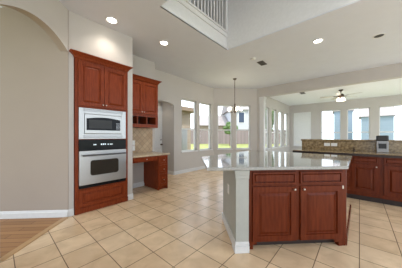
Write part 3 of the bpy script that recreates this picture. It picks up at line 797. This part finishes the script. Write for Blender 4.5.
# ------------------------------------------------------------------ lights and fittings
def recessed(x, y, label, lit=True, z=CEIL):
    t = thing('recessed_light', label, 'light', (x, y, z), 0, 'recessed ceiling lights')
    ring = MB()
    b = bmesh.new(); n = 28; rr = []
    for r_, h_ in ((0.100, -0.0005), (0.098, -0.008), (0.078, -0.010), (0.072, -0.004), (0.072, -0.0008)):
        rr.append([b.verts.new((x + r_ * math.cos(2 * math.pi * k / n), y + r_ * math.sin(2 * math.pi * k / n), z + h_)) for k in range(n)])
    for a_, b_ in zip(rr, rr[1:]):
        for k in range(n): b.faces.new((a_[k], a_[(k + 1) % n], b_[(k + 1) % n], b_[k]))
    bmesh.ops.recalc_face_normals(b, faces=b.faces); ring.merge(b)
    part(ring, 'trim_ring', 'trim', t, smooth=True)
    part(MB().lathe([(0.071, -0.001), (0.071, -0.004), (0.05, -0.006), (0.001, -0.007)], (x, y, z), 24), 'lens', 'lamp' if lit else 'slot', t, smooth=True)
    if lit:
        l = bpy.data.lights.new('recessed_light_beam', 'SPOT'); l.energy = RECESSED_W if z > 3 else 6.0; l.spot_size = R(130); l.spot_blend = 0.9
        l.color = (1.0, 0.93, 0.83); l.shadow_soft_size = 0.07
        lo = bpy.data.objects.new('recessed_light_beam', l); COL.objects.link(lo); lo.location = (0, 0, -0.03); lo.parent = t
    return t
def camxy(X, Y): return (0.6606 * X + 0.7507 * Y, -0.7507 * X + 0.6606 * Y)
recessed(*camxy(-1.50, 3.03), 'lit recessed light above the tall oven cabinet')
recessed(*camxy(-0.775, 3.77), 'lit recessed light in the ceiling next to the upper opening')
recessed(*camxy(2.40, 3.69), 'lit recessed light over the counter side of the island')
recessed(*camxy(3.46, 3.50), 'unlit dark recessed light at the far right of the ceiling', False)

recessed((AR0 + AR1) / 2, NK + 0.38, 'unseen light added to brighten the arched recess before the white door', z=2.5)  # unseen lamp, added to lift the brightness of the recess

def ceiling_vent(x, y, z, label, rz=0.0, w=0.30, d=0.16):
    t = thing('ceiling_vent', label, 'vent', (0, 0, 0)); t.location = (x, y, z); t.rotation_euler = (0, 0, rz)
    f = MB(); f.box(-w / 2, w / 2, -d / 2, -d / 2 + 0.02, -0.012, -0.0005); f.box(-w / 2, w / 2, d / 2 - 0.02, d / 2, -0.012, -0.0005)
    f.box(-w / 2, -w / 2 + 0.02, -d / 2, d / 2, -0.012, -0.0005); f.box(w / 2 - 0.02, w / 2, -d / 2, d / 2, -0.012, -0.0005)
    part(f, 'frame', 'vent_dark', t)
    part(MB().box(-w / 2 + 0.02, w / 2 - 0.02, -d / 2 + 0.02, d / 2 - 0.02, -0.004, -0.0006), 'backing', 'slot', t)
    n = 5
    for k in range(n):
        y_ = -d / 2 + 0.03 + (d - 0.06) * k / (n - 1)
        part(MB().box(-w / 2 + 0.02, w / 2 - 0.02, y_ - 0.004, y_ + 0.004, -0.011, -0.0045), 'slat', 'vent_dark', t)
ceiling_vent(*camxy(1.63, 4.81), CEIL, 'dark rectangular air vent in the kitchen ceiling')
ceiling_vent(*camxy(4.13, 7.32), 3.0, 'dark air vent in the family room ceiling behind the header', w=0.34)
sx, sy = camxy(1.318, 4.52)
t = thing('smoke_detector', 'small round white smoke detector beside the ceiling vent', 'smoke detector', (sx, sy, CEIL))
part(MB().lathe([(0.055, -0.0005), (0.055, -0.014), (0.045, -0.028), (0.001, -0.030)], (sx, sy, CEIL), 20), 'cover', 'plate', t, smooth=True)
part(MB().lathe([(0.006, -0.0302), (0.006, -0.033), (0.001, -0.034)], (sx + 0.02, sy, CEIL), 10), 'test_button', 'vent_dark', t, smooth=True)

# chandelier over the breakfast nook
cxy = camxy(1.15, 6.13)
ch = thing('chandelier', 'small bronze chandelier with frosted lit shades hanging in the breakfast nook', 'chandelier', (cxy[0], cxy[1], CEIL))
X, Y = cxy
part(MB().lathe([(0.065, -0.0005), (0.062, -0.015), (0.03, -0.04), (0.008, -0.05)], (X, Y, CEIL), 20), 'canopy', 'bronze', ch, smooth=True)
part(MB().tube([(X, Y, CEIL - 0.045), (X, Y, 2.33)], 0.010, 8), 'hanging_rod', 'bronze', ch, smooth=True)
part(MB().lathe([(0.012, 2.36), (0.03, 2.32), (0.018, 2.27), (0.04, 2.20), (0.025, 2.12), (0.035, 2.07), (0.012, 2.03), (0.001, 2.01)], (X, Y, 0), 16), 'hub', 'bronze', ch, smooth=True)
for k in range(5):
    a_ = 2 * math.pi * k / 5 + 0.35
    dx, dy = math.cos(a_), math.sin(a_)
    pts = [(X + dx * r_, Y + dy * r_, z_) for r_, z_ in ((0.025, 2.12), (0.09, 2.06), (0.16, 2.05), (0.205, 2.085), (0.215, 2.11))]
    ar = part(MB().tube(pts, 0.008, 8), 'arm', 'bronze', ch, smooth=True)
    gx_, gy_ = X + dx * 0.215, Y + dy * 0.215
    sub(MB().lathe([(0.025, 2.105), (0.045, 2.12), (0.055, 2.15), (0.058, 2.185), (0.065, 2.20), (0.061, 2.20), (0.05, 2.15), (0.02, 2.115)], (gx_, gy_, 0), 16), 'lamp_shade', 'bulb_glass', ar, ch, smooth=True)
l = bpy.data.lights.new('chandelier_glow', 'POINT'); l.energy = CHANDELIER_W; l.color = (1, 0.88, 0.7); l.shadow_soft_size = 0.15
lo = bpy.data.objects.new('chandelier_glow', l); COL.objects.link(lo); lo.parent = ch; lo.location = (0, 0, 2.28 - CEIL)

# ceiling fan in the family room
fxy = camxy(5.30, 6.82)
X, Y = fxy
fn = thing('ceiling_fan', 'ceiling fan with pale blades and lit glass shades in the family room', 'ceiling fan', (X, Y, 3.0))
part(MB().lathe([(0.075, 2.9995), (0.07, 2.97), (0.03, 2.94), (0.014, 2.93)], (X, Y, 0), 20), 'canopy', 'bronze', fn, smooth=True)
part(MB().tube([(X, Y, 2.94), (X, Y, 2.84)], 0.013, 8), 'downrod', 'bronze', fn, smooth=True)
part(MB().lathe([(0.02, 2.85), (0.07, 2.84), (0.10, 2.80), (0.10, 2.75), (0.07, 2.72), (0.05, 2.69), (0.001, 2.68)], (X, Y, 0), 20), 'motor_housing', 'bronze', fn, smooth=True)
for k in range(5):
    a_ = 2 * math.pi * k / 5 + R(-48.65) + 0.12
    m_ = MB().prism([(0.19, -0.045), (0.62, -0.068), (0.655, -0.05), (0.67, 0), (0.655, 0.05), (0.62, 0.068), (0.19, 0.045)], -0.004, 0.004)
    m_.xf(Matrix.Translation((X, Y, 2.768)) @ Matrix.Rotation(a_, 4, 'Z') @ Matrix.Rotation(R(11), 4, 'X'))
    bl_ = part(m_, 'blade', 'fan_blade', fn)
    m_ = MB().prism([(0.08, -0.015), (0.21, -0.035), (0.24, 0), (0.21, 0.035), (0.08, 0.015)], -0.0125, -0.0045)
    m_.xf(Matrix.Translation((X, Y, 2.768)) @ Matrix.Rotation(a_, 4, 'Z') @ Matrix.Rotation(R(11), 4, 'X'))
    sub(m_, 'blade_bracket', 'bronze', bl_, fn)
for k in range(4):
    a_ = math.pi / 2 * k + 0.6
    sx_, sy_ = X + 0.085 * math.cos(a_), Y + 0.085 * math.sin(a_)
    part(MB().lathe([(0.018, 2.70), (0.035, 2.69), (0.055, 2.65), (0.066, 2.59), (0.062, 2.59), (0.05, 2.645), (0.02, 2.685)], (sx_, sy_, 0), 16), 'lamp_shade', 'bulb_glass', fn, smooth=True)
l = bpy.data.lights.new('fan_glow', 'POINT'); l.energy = FAN_W; l.color = (1, 0.88, 0.7); l.shadow_soft_size = 0.12
lo = bpy.data.objects.new('fan_glow', l); COL.objects.link(lo); lo.parent = fn; lo.location = (0, 0, -0.5)

# ------------------------------------------------------------------ outside, seen through the windows
gr = MB().profile([(-18, -0.40), (70, -0.40), (70, 0.28), (22, 0.28), (9, -0.14), (-18, -0.14)], -40, 45)
struct(gr, 'floor_ground', 'grass', R(-45))
struct(MB().prism([(-14, -14), (7.3, -14), (7.3, -3.01), (-2.96, -3.01), (-2.96, 2.0), (-14, 2.0)], -0.139, -0.10), 'floor_patio_bounce', 'patio_bounce')  # unseen pale slab added behind the camera to bounce sunlight onto the ceiling
def fence(x0, y0, x1, y1, z, label):
    L = math.hypot(x1 - x0, y1 - y0); a_ = math.atan2(y1 - y0, x1 - x0)
    t = thing('garden_fence', label, 'fence', (0, 0, 0)); t.location = (x0, y0, z); t.rotation_euler = (0, 0, a_)
    n = int(L / 2.4)
    for k in range(n):
        part(MB().box(L * k / n, L * (k + 1) / n - 0.01, 0, 0.022, 0.02, 1.72), 'fence_panel', 'fence', t)
    for k in range(n + 1):
        x = L * k / n; part(MB().box(x - 0.05, x + 0.05, 0.023, 0.12, 0, 1.80), 'fence_post', 'fence', t)
fa, fb = camxy(-3.0, 22.0), camxy(12.0, 22.0)
fence(fa[0], fa[1], fb[0], fb[1], 0.27, 'weathered board fence at the back of the garden')

def house(name, label, cx_, cy_, rz, w, d, h, rh, wallm, wins):
    t = thing(name, label, 'house', (0, 0, 0)); t.location = (cx_, cy_, -0.14); t.rotation_euler = (0, 0, rz)
    part(MB().box(-w / 2, w / 2, 0, d, 0, h), 'wall', wallm, t)
    ov = 0.4
    part(MB().profile([(-ov, h), (d + ov, h), (d / 2, h + rh)], -w / 2 - ov, w / 2 + ov), 'roof', 'roof', t)
    for a_, b_, c_, d_ in wins:
        f = MB(); f.box(a_ - 0.08, b_ + 0.08, -0.03, -0.001, c_ - 0.08, d_ + 0.08)
        fo = part(f, 'window', 'trim', t)
        sub(MB().box(a_, b_, -0.045, -0.031, c_, d_), 'pane', 'dark_window', fo, t)
def at_cam(X, Y): return camxy(X, Y)
p = at_cam(7.2, 27.0)
house('neighbour_house', 'white two-storey neighbour house with dark windows behind the garden fence', p[0], p[1], R(-45), 5.2, 7.0, 5.3, 2.2, 'siding', [(-1.55, -0.75, 3.4, 4.9), (0.9, 1.7, 3.4, 4.9)])
p = at_cam(1.7, 28.0)
house('neighbour_bungalow', 'low tan house with a broad pale roof behind the garden fence', p[0], p[1], R(-45), 4.6, 7.0, 3.0, 2.0, 'brick', [(-1.2, -0.4, 1.0, 2.2)])
p = at_cam(38.55, 48.8)
house('neighbour_townhouse', 'tall narrow blue-grey house far outside the family room windows', p[0], p[1], R(-85.1), 4.0, 8.0, 8.2, 2.2, 'siding_blue', [])
p = at_cam(37.4, 38.3)
house('neighbour_cottage', 'blue-grey gabled house outside the family room window nearest the coffee maker', p[0], p[1], R(-90.2), 5.0, 7.0, 5.6, 2.2, 'siding_blue', [])
# brick wing of the house with a shuttered window and patio beam, seen through the first nook window
bw = thing('brick_wing', 'tan brick wing with a grey shutter outside the first nook window', 'house', (0, 0, 0)); bw.location = (6.75, 7.4, -0.14)
part(MB().box(-1.6, 0.75, 0, 0.4, 0, 2.75), 'wall', 'brick', bw)
part(MB().box(-1.9, 1.0, -0.45, 0.9, 2.75, 2.95), 'eaves', 'beam', bw)
so = part(MB().box(-0.1, 0.45, -0.03, -0.001, 0.55, 1.75), 'shutter', 'steel_dark', bw)
def tree(x, y, h, r, label, n=5):
    t = thing('garden_tree', label, 'tree', (0, 0, 0)); t.location = (x, y, -0.14)
    part(MB().lathe([(0.16, 0), (0.11, h * 0.3), (0.07, h * 0.6), (0.02, h * 0.8)], (0, 0, 0), 10), 'trunk', 'bark', t, smooth=True)
    m_ = MB(); rnd = random.Random(int(x * 10 + y))
    for k in range(240):
        ph, th = rnd.uniform(0, 6.283), math.acos(rnd.uniform(-0.8, 1))
        q = r * rnd.uniform(0.45, 1.0)
        p = Vector((q * math.sin(th) * math.cos(ph), q * math.sin(th) * math.sin(ph), h * 0.68 + q * math.cos(th)))
        b_ = bmesh.new(); bmesh.ops.create_icosphere(b_, subdivisions=1, radius=rnd.uniform(0.10, 0.22))
        for v in b_.verts: v.co *= rnd.uniform(0.7, 1.3)
        m_.merge(b_, Matrix.Translation(p))
    part(m_, 'crown', 'foliage', t)['kind'] = 'stuff'
tree(12.0, 4.9, 3.6, 0.8, 'leafy garden tree just outside the side windows of the family room')
tp = camxy(3.2, 19.5); tree(tp[0], tp[1], 3.2, 0.7, 'small tree standing before the back fence')
